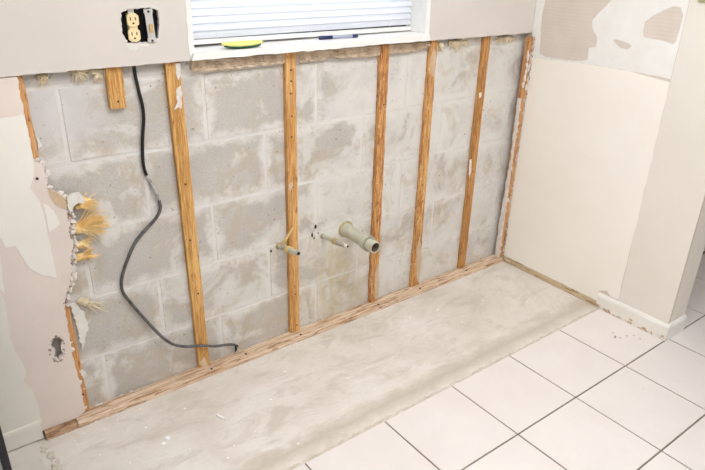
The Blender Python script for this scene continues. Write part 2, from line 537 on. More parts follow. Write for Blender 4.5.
# ================================================================== THE SETTING
# ---- floor: bare slab, grout bed, tiles
fl = struct(obj('floor', boxm(RX0, RX1, RY0, HY1, -0.08, 0.0), 'concrete'))
def floor_rects():
    return [(RX0, RX1, RY0, Y_EDGE), (RX0, X_EDGE, Y_EDGE, 0.012), (WR_T + 0.002, RX1, Y_EDGE, HY1)]
bm = bmesh.new()
for a, b, c, d in floor_rects():
    box(bm, a + 0.003, b - 0.003, c + 0.003, d - 0.003, -0.002, 0.0035)
obj('grout_bed', bm, 'grout', fl)
GAP = 0.0054
full = None
kx0 = int(math.floor((RX0 - X_GRID) / TILE))
kx1 = int(math.ceil((RX1 - X_GRID) / TILE))
ky0 = int(math.floor((RY0 - Y_GRID) / TILE))
ky1 = int(math.ceil((HY1 - Y_GRID) / TILE))
rt = random.Random(4)
for kx in range(kx0, kx1):
    for ky in range(ky0, ky1):
        X0, Y0 = X_GRID + kx * TILE, Y_GRID + ky * TILE
        for ri, (a, b, c, d) in enumerate(floor_rects()):
            x0, x1, y0, y1 = max(X0, a), min(X0 + TILE, b), max(Y0, c), min(Y0 + TILE, d)
            if x1 - x0 < 0.02 or y1 - y0 < 0.02:
                continue
            # the wall and its baseboard stand on the rows that meet the wall
            if ri == 0 and y1 > WR_END and x0 >= -0.001 and x1 <= WR_T + 0.02:
                continue
            if ri == 0 and y1 > WR_END and x0 < WR_T and x1 > WR_T:
                x0 = WR_T + 0.002
            whole = abs(x1 - x0 - TILE) < 1e-4 and abs(y1 - y0 - TILE) < 1e-4
            cx, cy = (x0 + x1) / 2, (y0 + y1) / 2
            loc = (cx, cy, rt.uniform(-0.0003, 0.0003))
            hx, hy = (x1 - x0 - GAP) / 2, (y1 - y0 - GAP) / 2
            if whole and full and ri != 1:
                copy_to(full, 'floor_tile', loc, fl)
            else:
                o = obj('floor_tile', boxm(-hx, hx, -hy, hy, 0.0005, TILE_TOP, 0.0012), 'tile_dusty' if ri == 1 else 'tile', fl)
                o.location = loc
                if whole and ri != 1:
                    full = o
# ragged ridge of thinset left along the tile edge
r = random.Random(9)
bm = bmesh.new()
x = X_EDGE
while x < -0.01:
    lump(bm, (x, Y_EDGE + r.uniform(0.0, 0.012), 0.0), r.uniform(0.003, 0.007), r.random() * 50, (3.2, 1.0, 0.35))
    x += r.uniform(0.006, 0.012)
y = Y_EDGE
while y < -0.005:
    lump(bm, (X_EDGE + r.uniform(-0.004, 0.03), y, 0.0), r.uniform(0.004, 0.011), r.random() * 50, (1.0, 1.5, 0.6))
    y += r.uniform(0.006, 0.014)
o = obj('thinset_ridge', bm, 'thinset', fl)
o['kind'] = 'stuff'

# ---- back wall: mortar core with the window hole, every block a piece
wb = struct(obj('wall_back', slab([[(RX0, 0.0), (RX1, 0.0), (RX1, CEIL), (RX0, CEIL)],
                                   [(WIN_X0, WIN_Z0 - 0.005), (WIN_X1, WIN_Z0 - 0.005), (WIN_X1, WIN_Z1), (WIN_X0, WIN_Z1)]],
                                  'y', Y_BLOCK + 0.0016, Y_BLOCK + 0.20), 'mortar'))
PITCH, BL, Z0 = 0.210, 0.406, -0.013
fullb = None
for row in range(6):
    z0, z1 = Z0 + row * PITCH, Z0 + (row + 1) * PITCH
    off = -1.475 if row % 2 == 0 else -1.678
    for k in range(-4, 5):
        xa, xb = off + k * BL, off + (k + 1) * BL
        if xb < -2.45 or xa > 0.16:
            continue
        spans = [(xa, xb)]
        if row == 5:
            spans = [s for s in ((xa, min(xb, WIN_X0)), (max(xa, WIN_X1), xb)) if s[1] - s[0] > 0.03]
        for a, b in spans:
            zz0 = max(z0, 0.0)
            w_, h_ = (b - a) / 2 - 0.005, (z1 - zz0) / 2 - 0.005
            whole = abs(b - a - BL) < 1e-5 and zz0 == z0
            loc = ((a + b) / 2, Y_BLOCK + r.uniform(-0.0006, 0.0012), (zz0 + z1) / 2)
            if whole and fullb:
                copy_to(fullb, 'concrete_block', loc, wb)
            else:
                o = obj('concrete_block', boxm(-w_, w_, 0, 0.10, -h_, h_, 0.0016), 'block', wb)
                o.location = loc
                if whole:
                    fullb = o

for u, v, rd in ((315.5, 226.5, 0.006), (312, 235, 0.005), (314, 238, 0.004), (271, 251, 0.004), (318, 233, 0.003)):
    c = at(u, v, 1, Y_BLOCK)
    obj('anchor_mark', lump(bmesh.new(), (c[0], Y_BLOCK - 0.001, c[2]), rd, u, (0.8, 0.4, 1.5), 2), 'slot', wb)
# upper drywall: window opening and the broken hole of the electrical box
hole = rag(xz([(121, 13), (128, 9), (140, 8.5), (150, 7.5), (158, 11), (159, 22), (158.5, 38), (150, 42), (138, 43), (127, 42.5), (122.5, 34)], Y_DRY), 0.0018, 0.006, 3)
edge_l = rag([(-3.0, CUT + 0.002), (WIN_X0 - 0.012, CUT)], 0.0012, 0.02, 5, False)
edge_r = rag([(WIN_X1 + 0.012, CUT - 0.004), (0.0, CUT - 0.008)], 0.0012, 0.02, 6, False)
jl = rag([(WIN_X0 - 0.002, CUT + 0.006), (WIN_X0 - 0.006, 1.20), (WIN_X0 - 0.002, WIN_Z1)], 0.0025, 0.015, 7, False)
up = obj('drywall_sheet', slab([edge_l + jl + [(WIN_X1, WIN_Z1), (WIN_X1, CUT)] + edge_r + [(0.0, CEIL), (-3.0, CEIL)], hole], 'y', Y_DRY, Y_DRY + 0.0125), 'dry_upper', wb)
# chewed plaster round the box hole
bm = bmesh.new()
for i, (hx, hz) in enumerate(hole):
    if hz > 1.26 or hz < 1.155:
        lump(bm, (hx, Y_DRY + 0.002, hz + (0.003 if hz > 1.2 else -0.004)), r.uniform(0.002, 0.0045), i, (1.3, 0.8, 1))
o = obj('broken_plaster', bm, 'gypsum', up)
o['kind'] = 'stuff'

layer_later = [(125, 43.5), (133, 44.5), (141, 44), (149, 43), (148, 46), (140, 46.5), (136, 50), (129, 49.5)]
# lower left drywall with its broken edge, the knocked hole and layers of paint
redge = [(17.5, 78), (20, 92), (24, 112), (28, 130), (33, 159), (37, 161.5), (44, 167), (45.5, 178), (48.5, 189), (60, 194), (66.5, 199), (70, 210), (71.5, 235),
         (74.5, 249), (72, 265), (71.5, 281), (66, 295), (65, 306), (68, 329), (71, 346), (75, 365), (77, 372), (80, 383), (85, 411)]
pts = xz(redge, Y_DRY)
outline = rag(pts, 0.0022, 0.008, 11, False)
bot = [(-1.99, 0.0235), (-2.097, 0.0235)]
dmg = rag(xz([(52, 339), (57, 336), (62, 339), (61.5, 347), (63, 353), (59, 360), (54, 358), (55.5, 350), (51, 346)], Y_DRY), 0.0025, 0.007, 12)
loopL = [(-3.0, 1.0765)] + [(pts[0][0] - 0.002, 1.0765)] + outline + bot + [(-2.11, 0.05), (-3.0, 0.05)]
low = obj('drywall_sheet', slab([loopL, dmg], 'y', Y_DRY, Y_DRY + 0.0125), 'dry_lower', wb)
def layer(name, px, mat, parent, th=0.0010, amp=0.0012, seed=1, plane='y', base=Y_DRY, extra=None, label=None):
    f = xz if plane == 'y' else yz
    p = rag((f(px, base)) + (extra or []), amp, 0.012, seed)
    o = obj(name, slab([p], plane, base - th, base), mat, parent)
    if label:
        o['label'] = label
    return o
layer('plaster_smudge', layer_later, 'plaster', up, 0.0008, 0.001, 27)
layer('plaster_smudge', [(123, 11), (128, 6), (136, 5), (145, 5), (155, 5), (160, 10), (157, 9.5), (150, 7), (140, 8), (128, 8.5)], 'plaster', up, 0.0008, 0.0006, 28)
layer('paint_layer', [(22, 114.5), (25, 118), (28.5, 134), (33, 161), (34, 172), (30, 188), (40, 201.5), (44, 217), (49, 240), (57, 278), (49, 276), (40, 274.5), (29, 268), (22, 257), (15, 245.5), (10, 247), (5, 248), (1, 238), (-30, 225), (-60, 130)],
      'paint_cream', low, 0.0016, 0.0011, 21, label='cream paint patch with torn pointed lower edge')
layer('paint_flake', [(43, 203), (48, 206), (54, 211), (57.5, 217), (60, 224), (49, 232), (46.5, 220)], 'paint_cream', low, 0.0013, 0.0008, 22)
layer('paint_layer', [(-1, 291), (4, 300), (7, 312), (9, 326), (10, 339), (16, 352), (22, 363), (26, 371), (24, 383), (32, 390), (37, 402), (42, 420), (43, 423), (-40, 450), (-60, 300)],
      'paint_green', low, 0.0012, 0.0012, 23, label='grey-green old paint in lower corner')
layer('paint_flake', [(0, 262), (2, 266), (3, 280), (4.5, 294), (1, 290), (-30, 292), (-30, 250)], 'paint_cream', low, 0.0012, 0.0008, 24)
layer('torn_paper', [(48, 189), (58, 193), (66, 199), (68, 207), (64, 209), (55, 204), (51, 198)], 'paper', low, 0.0022, 0.001, 25)
layer('plaster_chunk', [(66, 196), (72, 193), (79, 192), (84, 198), (83, 204), (78, 202), (73, 206), (70, 213), (67, 206)], 'plaster', low, 0.006, 0.0016, 26)
# crumbled gypsum along the broken edge
bm = bmesh.new()
for i in range(len(redge) - 1):
    (u0, v0), (u1, v1) = redge[i], redge[i + 1]
    if v0 < 158:
        continue
    dens = 3.2 if 195 <= v0 <= 300 else (1.2 if v0 < 195 else 0.35)
    for j in range(int(dens * max(3, (v1 - v0) / 3.0))):
        t = r.random()
        c = at(u0 + (u1 - u0) * t + r.uniform(-1.5, 3.0 if v0 < 300 else 1.0), v0 + (v1 - v0) * t, 1, Y_DRY + r.uniform(0.0, 0.012))
        lump(bm, c, r.uniform(0.0022, 0.0060), r.random() * 90, (r.uniform(0.7, 1.9), 0.8, r.uniform(0.7, 2.0)))
o = obj('gypsum_crumbs', bm, 'gypsum', low)
o['kind'] = 'stuff'
bm = bmesh.new()
for i in range(70):
    t = r.random()
    v = r.uniform(200, 304)
    u = np.interp(v, [q[1] for q in redge], [q[0] for q in redge]) + r.uniform(-2, 2)
    lump(bm, at(u, v, 1, Y_DRY + r.uniform(-0.002, 0.004)), r.uniform(0.0015, 0.0035), r.random() * 90, (1, 0.8, 1.8))
for i in range(36):
    a = r.random() * 6.28
    lump(bm, at(57 + 7.5 * math.cos(a) + r.uniform(-1, 1), 349 + 12 * math.sin(a) + r.uniform(-1, 1), 1, Y_DRY + 0.001), r.uniform(0.002, 0.0042), r.random() * 90, (1.2, 0.6, 1.2))
o = obj('stained_crumbs', bm, 'gypsum_brown', low)
o['kind'] = 'stuff'
nb = bmesh.new()
c = at(37, 178.5, 1, Y_DRY)
tube(nb, [(c[0], Y_DRY - 0.0035, c[2]), (c[0], Y_DRY + 0.003, c[2])], 0.0035, 8)
obj('nail_head', nb, 'slot', low)

# dirty tan band left under the window sill where the sheet was torn away
topb = xz([(193, 61), (240, 58), (290, 53.5), (340, 49), (400, 44.5), (431, 42)], 0.040)
botb = xz([(431, 46.5), (418, 50), (405, 52), (388, 53.5), (370, 56), (350, 57.5), (330, 57), (318, 61), (306, 62), (296, 59), (284, 63), (250, 66.5), (225, 69), (200, 71), (192, 70)], 0.040)
bd = obj('torn_band', slab([rag(topb, 0.001, 0.05, 31, False) + rag(botb, 0.003, 0.009, 32, False)], 'y', 0.042, Y_BLOCK), 'band', wb)
bm = bmesh.new()
for i in range(150):
    u = r.uniform(196, 430)
    if 281 < u < 298 or 376 < u < 391:
        continue
    lo = np.interp(u, [192, 200, 225, 250, 284, 306, 330, 350, 370, 405, 431], [70, 71, 69, 66.5, 63, 61.5, 57, 57.5, 56, 52, 46.5])
    hi = np.interp(u, [193, 240, 290, 340, 400, 431], [62, 59, 54.5, 50, 45.5, 43])
    lump(bm, at(u, lo - r.random() ** 1.6 * (lo - hi), 1, 0.042), r.uniform(0.003, 0.0085), r.random() * 90, (1.8, 0.7, 0.7))
o = obj('band_crumbs', bm, 'band', bd)
o['kind'] = 'stuff'

# ---- right wall: core, drywall sheet, paint layers with scraped patches
wr = struct(obj('wall_right', boxm(0.0125, WR_T, WR_END, Y_BLOCK - 0.002, TILE_TOP + 0.001, CEIL), 'right_grey'))
cutz = 0.030
shb = rag([(WR_END, 0.008), (-0.512, 0.008)], 0.0, 1.0, 1, False) + rag([(-0.512, cutz), (-0.25, cutz + 0.002), (0.004, cutz + 0.004)], 0.0018, 0.012, 41, False)
back_e = rag([(0.013, cutz + 0.01), (0.011, 0.4), (0.013, 0.9), (0.014, CUT - 0.01)], 0.0015, 0.012, 42, False)
sh = obj('drywall_sheet', slab([shb + back_e + [(Y_DRY - 0.001, CUT - 0.008), (Y_DRY - 0.001, CEIL), (WR_END, CEIL)]], 'x', 0.0, 0.0123), 'scraped', wr)
p1 = rag(yz([(545, 0), (542, 15), (540.5, 37), (539.5, 53), (545, 57), (563, 59.5), (582, 61.3), (588, 59.5), (589, 48), (596, 47), (597.5, 37), (592, 27), (592.5, 20), (602, 10), (612, 0), (617, -12), (606, -30), (575, -36), (549, -30)], 0.0), 0.0011, 0.014, 51)
p2 = rag(yz([(643, 32), (645, 22), (654, 15), (664, 10), (674, 6), (681, 7.5), (683.5, 15), (679, 32), (676, 42), (673, 44.3), (664, 41), (652, 39), (643.5, 37)], 0.0), 0.0007, 0.012, 52)
p3 = rag(yz([(613, 40), (617, 39.5), (622, 41), (628, 43), (632, 46), (628, 49.5), (619, 47.2)], 0.0), 0.0008, 0.01, 53)
seam = yz([(536.5, 58.5), (562, 60.5), (590, 64), (630, 71), (677, 80)], 0.0)
seam[0] = (0.004, seam[0][1])
yv = -0.600
lay_c = [(yv, CEIL - 0.01), (Y_DRY - 0.002, CEIL - 0.01), (Y_DRY - 0.002, CUT)] + [seam[0]] + rag(seam, 0.0015, 0.015, 54, False)[1:-1] + [(yv, seam[-1][1])]
cp = obj('joint_compound', slab([lay_c, p1, p2, p3], 'x', -0.0014, -0.0001), 'compound', sh)
cp['label'] = 'white trowelled compound with scraped beige patches showing through'
lay_k = rag([(0.004, seam[0][1] - 0.001), (0.003, 0.5), (0.004, cutz + 0.002)], 0.0028, 0.012, 55, False) + rag([(0.0, cutz + 0.002), (-0.512, cutz)], 0.0012, 0.015, 56, False) \
    + [(-0.512, 0.080), (-0.545, 0.095), (-0.565, 0.078), (yv, 0.078)] + rag([(yv, 0.08), (yv - 0.002, 0.5), (yv, seam[-1][1] - 0.012)], 0.0018, 0.03, 57, False) + [(s[0], s[1] - 0.001) for s in reversed(seam[1:-1])]
obj('cream_layer', slab([lay_k], 'x', -0.0009, -0.0001), 'right_cream', sh)['label'] = 'cream unpainted band where the cabinet stood'
obj('paint_layer', slab([[(WR_END, 0.070), (yv - 0.003, 0.070), (yv - 0.003, CEIL - 0.01), (WR_END, CEIL - 0.01)]], 'x', -0.0007, -0.0001), 'right_grey', sh)['label'] = 'greige wall paint near the free corner'

# ---- other surfaces of the room
struct(obj('ceiling', boxm(RX0, RX1, RY0, HY1, CEIL, CEIL + 0.1), 'ceiling'))
struct(obj('wall_left', boxm(RX0 - 0.1, RX0, RY0, Y_BLOCK, 0, CEIL), 'wall_paint'))
struct(obj('wall_front', boxm(RX0, RX1, RY0 - 0.1, RY0, 0, CEIL), 'wall_paint'))
struct(obj('wall_hall', boxm(RX1, RX1 + 0.1, RY0, HY1, 0, CEIL), 'hall_dimmed'))

# ---- baseboards
def baseboard_profile(h, t):
    return [(0, 0), (t, 0), (t, h - 0.014), (t * 0.75, h - 0.006), (t * 0.35, h), (0, h)]
def extrude_profile(prof, P0, P1, out):
    """prof: (outward, up); swept from P0 to P1"""
    bm = bmesh.new()
    out = Vector(out)
    A = [bm.verts.new(Vector(P0) + out * a + Vector((0, 0, b))) for a, b in prof]
    B = [bm.verts.new(Vector(P1) + out * a + Vector((0, 0, b))) for a, b in prof]
    n = len(prof)
    for i in range(n):
        bm.faces.new((A[i], A[(i + 1) % n], B[(i + 1) % n], B[i]))
    bm.faces.new(A)
    bm.faces.new(B)
    return bm
M['basebd'] = mat_baseboard()
zb = TILE_TOP + 0.0005
struct(obj('baseboard_right', extrude_profile(baseboard_profile(0.068, 0.012), (-0.0012, -0.516, zb), (-0.0012, WR_END - 0.012, zb), (-1, 0, 0)), 'basebd'))
struct(obj('baseboard_end', extrude_profile(baseboard_profile(0.068, 0.012), (-0.0010, WR_END - 0.0004, zb), (WR_T, WR_END - 0.0004, zb), (0, -1, 0)), 'white'))
hb = at(42, 421.5, 1, 0.012)[2]
struct(obj('baseboard_left', extrude_profile([(0, 0), (0.012, 0), (0.012, hb - 0.008 - zb), (0.010, hb - zb), (0, hb - zb)], (RX0, Y_DRY - 0.0005, zb), (-2.098, Y_DRY - 0.0005, zb), (0, -1, 0)), 'paint_green'))
struct(obj('baseboard_hall', boxm(RX1 - 0.014, RX1, WR_END, HY1, TILE_TOP + 0.0005, 0.10, 0.003), 'darkwood'))

# ---- window
Y_REV = 0.17
win = struct(obj('window_1', slab([[(WIN_X0 + 0.001, WIN_Z0 + 0.0165), (WIN_X1 - 0.001, WIN_Z0 + 0.0165), (WIN_X1 - 0.001, WIN_Z1 - 0.001), (WIN_X0 + 0.001, WIN_Z1 - 0.001)],
                                   [(WIN_X0 + 0.035, WIN_Z0 + 0.062), (WIN_X1 - 0.035, WIN_Z0 + 0.062), (WIN_X1 - 0.035, WIN_Z1 - 0.035), (WIN_X0 + 0.035, WIN_Z1 - 0.035)]],
                                  'y', 0.130, 0.175), 'frame_shade'))
obj('window_pane', boxm(WIN_X0 + 0.03, WIN_X1 - 0.03, 0.150, 0.154, WIN_Z0 + 0.06, WIN_Z1 - 0.03), 'glass', win)
# plastered reveals
rev = bmesh.new()
box(rev, WIN_X0 - 0.0006, WIN_X0 + 0.010, Y_DRY + 0.004, 0.1298, WIN_Z0 + 0.0165, WIN_Z1)
obj('window_reveal', rev, 'white', win)
rev = boxm(WIN_X1 - 0.010, WIN_X1 + 0.0006, Y_DRY - 0.001, 0.1298, WIN_Z0 + 0.0165, WIN_Z1)
obj('window_reveal', rev, 'white', win)
obj('window_head', boxm(WIN_X0 + 0.010, WIN_X1 - 0.010, Y_DRY, 0.1298, WIN_Z1 - 0.012, WIN_Z1), 'white', win)
# sill with a slightly chewed plaster lip
sf = rag([(WIN_X0 - 0.008, CUT + 0.002), (WIN_X0 + 0.3, CUT + 0.001), (WIN_X1 + 0.008, CUT)], 0.0018, 0.02, 61, False)
sill_top = WIN_Z0 + 0.016
obj('window_sill', slab([sf + [(WIN_X1 - 0.001, sill_top), (WIN_X0 + 0.001, sill_top)]], 'y', 0.010, 0.0235), 'sill', win)
obj('window_sill', boxm(WIN_X0 + 0.001, WIN_X1 - 0.001, 0.0235, 0.164, sill_top - 0.015, sill_top), 'sill', win)
obj('sill_casing', slab([rag([(WIN_X1 - 0.002, CUT - 0.001), (WIN_X1 + 0.010, CUT - 0.001), (WIN_X1 + 0.006, 1.2), (WIN_X1 + 0.004, WIN_Z1), (WIN_X1 - 0.002, WIN_Z1)], 0.001, 0.03, 62)], 'y', Y_DRY - 0.002, Y_DRY), 'white', win)
obj('sill_casing', slab([rag([(WIN_X0 + 0.003, CUT + 0.004), (WIN_X0 - 0.006, CUT + 0.004), (WIN_X0 - 0.009, 1.15), (WIN_X0 - 0.008, 1.25), (WIN_X0 - 0.006, WIN_Z1), (WIN_X0 + 0.003, WIN_Z1)], 0.0015, 0.02, 63)], 'y', Y_DRY - 0.002, Y_DRY), 'white', win)

# ================================================================== THE THINGS
# ---- blind
YB = 0.108
bl = empty('window_blind', (0.5 * (WIN_X0 + WIN_X1), YB, sill_top + 0.006), 'white horizontal slat blind closed over the bright kitchen window', 'blind')
BX0, BX1 = WIN_X0 + 0.0105, WIN_X1 - 0.0115
def slat_mesh():
    bm = bmesh.new()
    n = 6
    prev = None
    hw = (BX1 - BX0) / 2
    for i in range(n + 1):
        t = i / n - 0.5
        z, y = t * 0.0255, 0.0030 * (1 - 4 * t * t)
        a = math.radians(26)
        yy, zz = y * math.cos(a) - z * math.sin(a), y * math.sin(a) + z * math.cos(a)
        cur = [bm.verts.new((-hw, -yy, zz)), bm.verts.new((hw, -yy, zz))]
        if prev:
            bm.faces.new((prev[0], prev[1], cur[1], cur[0]))
        prev = cur
    return bm
first = None
z = 0.030
while sill_top + 0.006 + z < WIN_Z1 - 0.06:
    if first is None:
        first = obj('slat', slat_mesh(), 'slat', bl, True)
        first.location = (0, 0, z)
    else:
        copy_to(first, 'slat', (0, 0, z), bl)
    z += 0.0215
hw = (BX1 - BX0) / 2
br = obj('bottom_rail', boxm(-hw, hw, -0.009, 0.009, 0, 0.014, 0.003), 'white', bl)
br.rotation_euler[1] = math.radians(0.28)
hr = obj('head_rail', boxm(-hw, hw, -0.018, 0.018, WIN_Z1 - 0.055 - sill_top - 0.006, WIN_Z1 - 0.014 - sill_top - 0.006, 0.002), 'white', bl)
for cx in (-hw + 0.105, 0.0, hw - 0.105):
    bm = bmesh.new()
    tube(bm, [(cx, -0.0085, 0.012), (cx, -0.0085, WIN_Z1 - 0.055 - sill_top - 0.006)], 0.0008, 6)
    obj('lift_cord', bm, 'white', bl)

# ---- sponge and marker on the sill
sp = at(241.5, 44.5, 1, 0.040)
root = empty('scrub_sponge', (sp[0], 0.032, sill_top), 'yellow sponge with dark green scouring pad on the window sill', 'sponge')
def loaf(L, Wd, z0, z1, bend, taper):
    bm = bmesh.new()
    n, m = 22, 12
    rings = []
    for i in range(n + 1):
        t = i / n * 2 - 1
        s = (1 - abs(t) ** 4) ** 0.5 * (1 - taper * t * t)
        ring = []
        for k in range(m):
            a = 2 * math.pi * k / m
            ca, sa = math.cos(a), math.sin(a)
            q = lambda v: math.copysign(abs(v) ** 0.55, v)
            ring.append(bm.verts.new((t * L / 2, q(ca) * Wd / 2 * max(s, 0.05), (z0 + z1) / 2 + q(sa) * (z1 - z0) / 2 * max(s, 0.08) + bend * t * t)))
        rings.append(ring)
    for a, b in zip(rings, rings[1:]):
        for k in range(m):
            bm.faces.new((a[k], a[(k + 1) % m], b[(k + 1) % m], b[k]))
    bm.faces.new(rings[0])
    bm.faces.new(rings[-1])
    return bm
obj('foam', loaf(0.140, 0.040, 0.0055, 0.0195, 0.003, 0.25), 'sponge', root, True)
obj('scouring_pad', loaf(0.124, 0.040, 0.0004, 0.0080, 0.004, 0.2), 'scour', root, True)
pa, pb = at(319, 38.0, 2, sill_top + 0.006), at(357.5, 35.8, 2, sill_top + 0.006)
pa, pb = Vector(pa), Vector(pb)
root = empty('marker_pen', (pa + pb) / 2, 'navy and silver marker pen lying on the window sill', 'pen')
root.location.z = sill_top
d = (pb - pa)
base = Vector(root.location)
def pen_seg(name, t0, t1, rr, mat):
    bm = bmesh.new()
    z_ = Vector((0, 0, 0.0062))
    q0, q1 = pa + d * t0, pa + d * t1
    q0.z = q1.z = sill_top
    a, b = q0 - base + z_, q1 - base + z_
    e = (b - a) * 0.04
    tube(bm, [a, a + e, b - e, b], [rr * 0.8, rr, rr, rr * 0.8], 12)
    return obj(name, bm, mat, root, True)
pen_seg('cap', 0.0, 0.34, 0.0060, 'navy')
pen_seg('barrel', 0.33, 0.86, 0.0055, 'silver')
pen_seg('end_plug', 0.86, 1.0, 0.0057, 'navy')

# ---- electrical box with receptacle and switch yoke in the broken hole
ec = at(140, 26, 1, 0.030)
root = empty('electrical_box', (ec[0], Y_DRY + 0.012, ec[2] - 0.055), 'black electrical box with ivory outlet and bare metal switch strap', 'outlet')
x0, z0 = at(120.5, 42, 1, 0.045)[0], at(140, 43.5, 1, 0.045)[2]
x1, z1 = at(160, 30, 1, 0.045)[0], at(140, 7.5, 1, 0.045)[2]
bm = bmesh.new()
yb = Y_BLOCK - 0.003
box(bm, x0, x1, yb - 0.003, yb, z0, z1)
for a in ((x0, x0 + 0.003, z0, z1), (x1 - 0.003, x1, z0, z1), (x0 + 0.003, x1 - 0.003, z0, z0 + 0.003), (x0 + 0.003, x1 - 0.003, z1 - 0.003, z1)):
    box(bm, a[0], a[1], Y_DRY + 0.014, yb - 0.003, a[2], a[3])
adopt(obj('back_box', bm, 'black'), root)
def shape(pts2, y0, y1, name, mat, parent, smooth=False):
    return obj(name, slab([pts2], 'y', y0, y1), mat, parent)
def face_outline(cx, cz, w, h):
    pts_ = []
    for k in range(28):
        a = 2 * math.pi * k / 28
        pts_.append((cx + max(-w / 2, min(w / 2, 0.62 * w * math.cos(a))), cz + h / 2 * math.copysign(abs(math.sin(a)) ** 0.9, math.sin(a))))
    return pts_
YO = Y_DRY - 0.004
ftop, fbot = at(133.0, 20.2, 1, YO), at(134.6, 35.2, 1, YO)
# steel strap of the outlet, with ears
bmx = boxm(ftop[0] - 0.007, ftop[0] + 0.009, YO + 0.012, YO + 0.0136, fbot[2] - 0.031, ftop[2] + 0.031)
st = adopt(obj('outlet_strap', bmx, 'metal'), root)
body = boxm(ftop[0] - 0.010, ftop[0] + 0.012, YO + 0.004, YO + 0.022, fbot[2] - 0.016, ftop[2] + 0.016, 0.002)
rb = adopt(obj('receptacle', body, 'ivory'), root)
for c in (ftop, fbot):
    o = shape(face_outline(c[0], c[2], 0.031, 0.034), YO, YO + 0.006, 'receptacle_face', 'ivory', rb)
    for dx, h in ((-0.0065, 0.0085), (0.0065, 0.0070)):
        obj('slot', boxm(c[0] + dx - 0.0013, c[0] + dx + 0.0013, YO - 0.0004, YO + 0.001, c[2] + 0.0035 - h / 2, c[2] + 0.0035 + h / 2), 'slot', rb)
    bm = bmesh.new()
    tube(bm, [(c[0], YO - 0.0004, c[2] - 0.008), (c[0], YO + 0.001, c[2] - 0.008)], 0.0026, 10)
    obj('slot', bm, 'slot', rb)
sw_t, sw_b = at(147.8, 9.5, 1, YO), at(152.5, 42.5, 1, YO)
dirx = sw_b[0] - sw_t[0]
mid = lambda t: (sw_t[0] + dirx * t, sw_t[2] + (sw_b[2] - sw_t[2]) * t)
q = []
for s, ts in ((-1, (0, 0.12, 0.12, 0.88, 0.88, 1)), (1, (1, 0.88, 0.88, 0.12, 0.12, 0))):
    for i, t in enumerate(ts):
        wd = 0.010 if i in (2, 3) else 0.012
        m_ = mid(t)
        q.append((m_[0] + s * wd, m_[1] + (0.0005 * i)))
sw = adopt(obj('switch_strap', slab([q], 'y', YO - 0.001, YO + 0.001), 'metal'), root)
m_ = mid(0.56)
adopt(obj('switch_body', boxm(m_[0] - 0.010, m_[0] + 0.010, YO + 0.001, YO + 0.022, m_[1] - 0.022, m_[1] + 0.022, 0.001), 'black'), root)
tg = obj('toggle', boxm(m_[0] - 0.0045, m_[0] + 0.0045, YO - 0.008, YO - 0.001, m_[1] - 0.011, m_[1] + 0.011, 0.001), 'ivory_dark', sw)
for t in (0.06, 0.94):
    m_ = mid(t)
    bm = bmesh.new()
    tube(bm, [(m_[0], YO - 0.003, m_[1]), (m_[0], YO, m_[1])], 0.003, 10)
    obj('screw', bm, 'slot', sw)

# ---- furring strips
def strip(xt0, xt1, xb0, xb1, zt, zb_, mat, label, y0=Y_STUD, y1=Y_BLOCK - 0.0018, seed=0, nails=(), jag=0.0008):
    """a wooden strip given by its top and bottom x ranges, slightly uneven edges"""
    rr = random.Random(seed)
    cx = (xb0 + xb1) / 2
    root = empty('furring_strip', (cx, (y0 + y1) / 2, zb_), label, 'stud', 'wooden strips on the block wall')
    bm = bmesh.new()
    n = 26
    rings = []
    ch = 0.0012
    for i in range(n + 1):
        t = i / n
        a = xb0 + (xt0 - xb0) * t + rr.uniform(-jag, jag)
        b = xb1 + (xt1 - xb1) * t + rr.uniform(-jag, jag)
        zz = zb_ + (zt - zb_) * t
        yf = y0 + rr.uniform(0, 0.0006)
        prof = [(a, yf + ch), (a + ch, yf), (b - ch, yf), (b, yf + ch), (b, y1), (a, y1)]
        rings.append([bm.verts.new((p[0] - cx, p[1] - root.location.y, zz - zb_)) for p in prof])
    for p, q_ in zip(rings, rings[1:]):
        for k in range(6):
            bm.faces.new((p[k], p[(k + 1) % 6], q_[(k + 1) % 6], q_[k]))
    bm.faces.new(rings[0])
    bm.faces.new(rings[-1])
    obj('board', bm, mat, root)
    for (f, zz) in nails:
        t = (zz - zb_) / (zt - zb_)
        x = (xb0 + (xt0 - xb0) * t) * (1 - f) + (xb1 + (xt1 - xb1) * t) * f
        b2 = bmesh.new()
        tube(b2, [(x - cx, y0 - 0.0012 - root.location.y, zz - zb_), (x - cx, y0 + 0.002 - root.location.y, zz - zb_)], 0.0030, 8)
        obj('nail', b2, 'slot', root)
    return root
PT = 0.0226
s1 = strip(-1.592, -1.549, -1.577, -1.537, 1.10, PT, 'pine', 'wide golden pine strip between the black cable and the window', seed=1, nails=((0.6, 0.32), (0.5, 0.71), (0.4, 0.52)))
s2 = strip(-1.199, -1.160, -1.199, -1.158, 1.073, PT, 'pine2', 'pine strip with nail holes behind the left supply pipe', seed=2,
           nails=((0.5, 1.02), (0.5, 0.985), (0.45, 0.945), (0.5, 0.87), (0.45, 0.80), (0.5, 0.62), (0.55, 0.19), (0.7, 0.05)))
s3 = strip(-0.806, -0.768, -0.806, -0.768, 1.071, PT, 'pine3', 'reddish stained pine strip directly behind the drain pipe end', seed=3, nails=((0.6, 0.86), (0.5, 0.40)), jag=0.0016)
s4 = strip(-0.566, -0.532, -0.574, -0.530, 1.076, PT, 'pine4', 'flecked pine strip just right of the drain pipe strip', seed=4, nails=((0.5, 1.03), (0.4, 0.5), (0.5, 0.25)), jag=0.0014)
s5 = strip(-0.272, -0.237, -0.272, -0.234, 1.09, PT, 'pine5', 'plain brown pine strip with dark knot nearest the corner strip', seed=5, nails=((0.6, 0.75), (0.65, 0.74), (0.5, 0.5)))
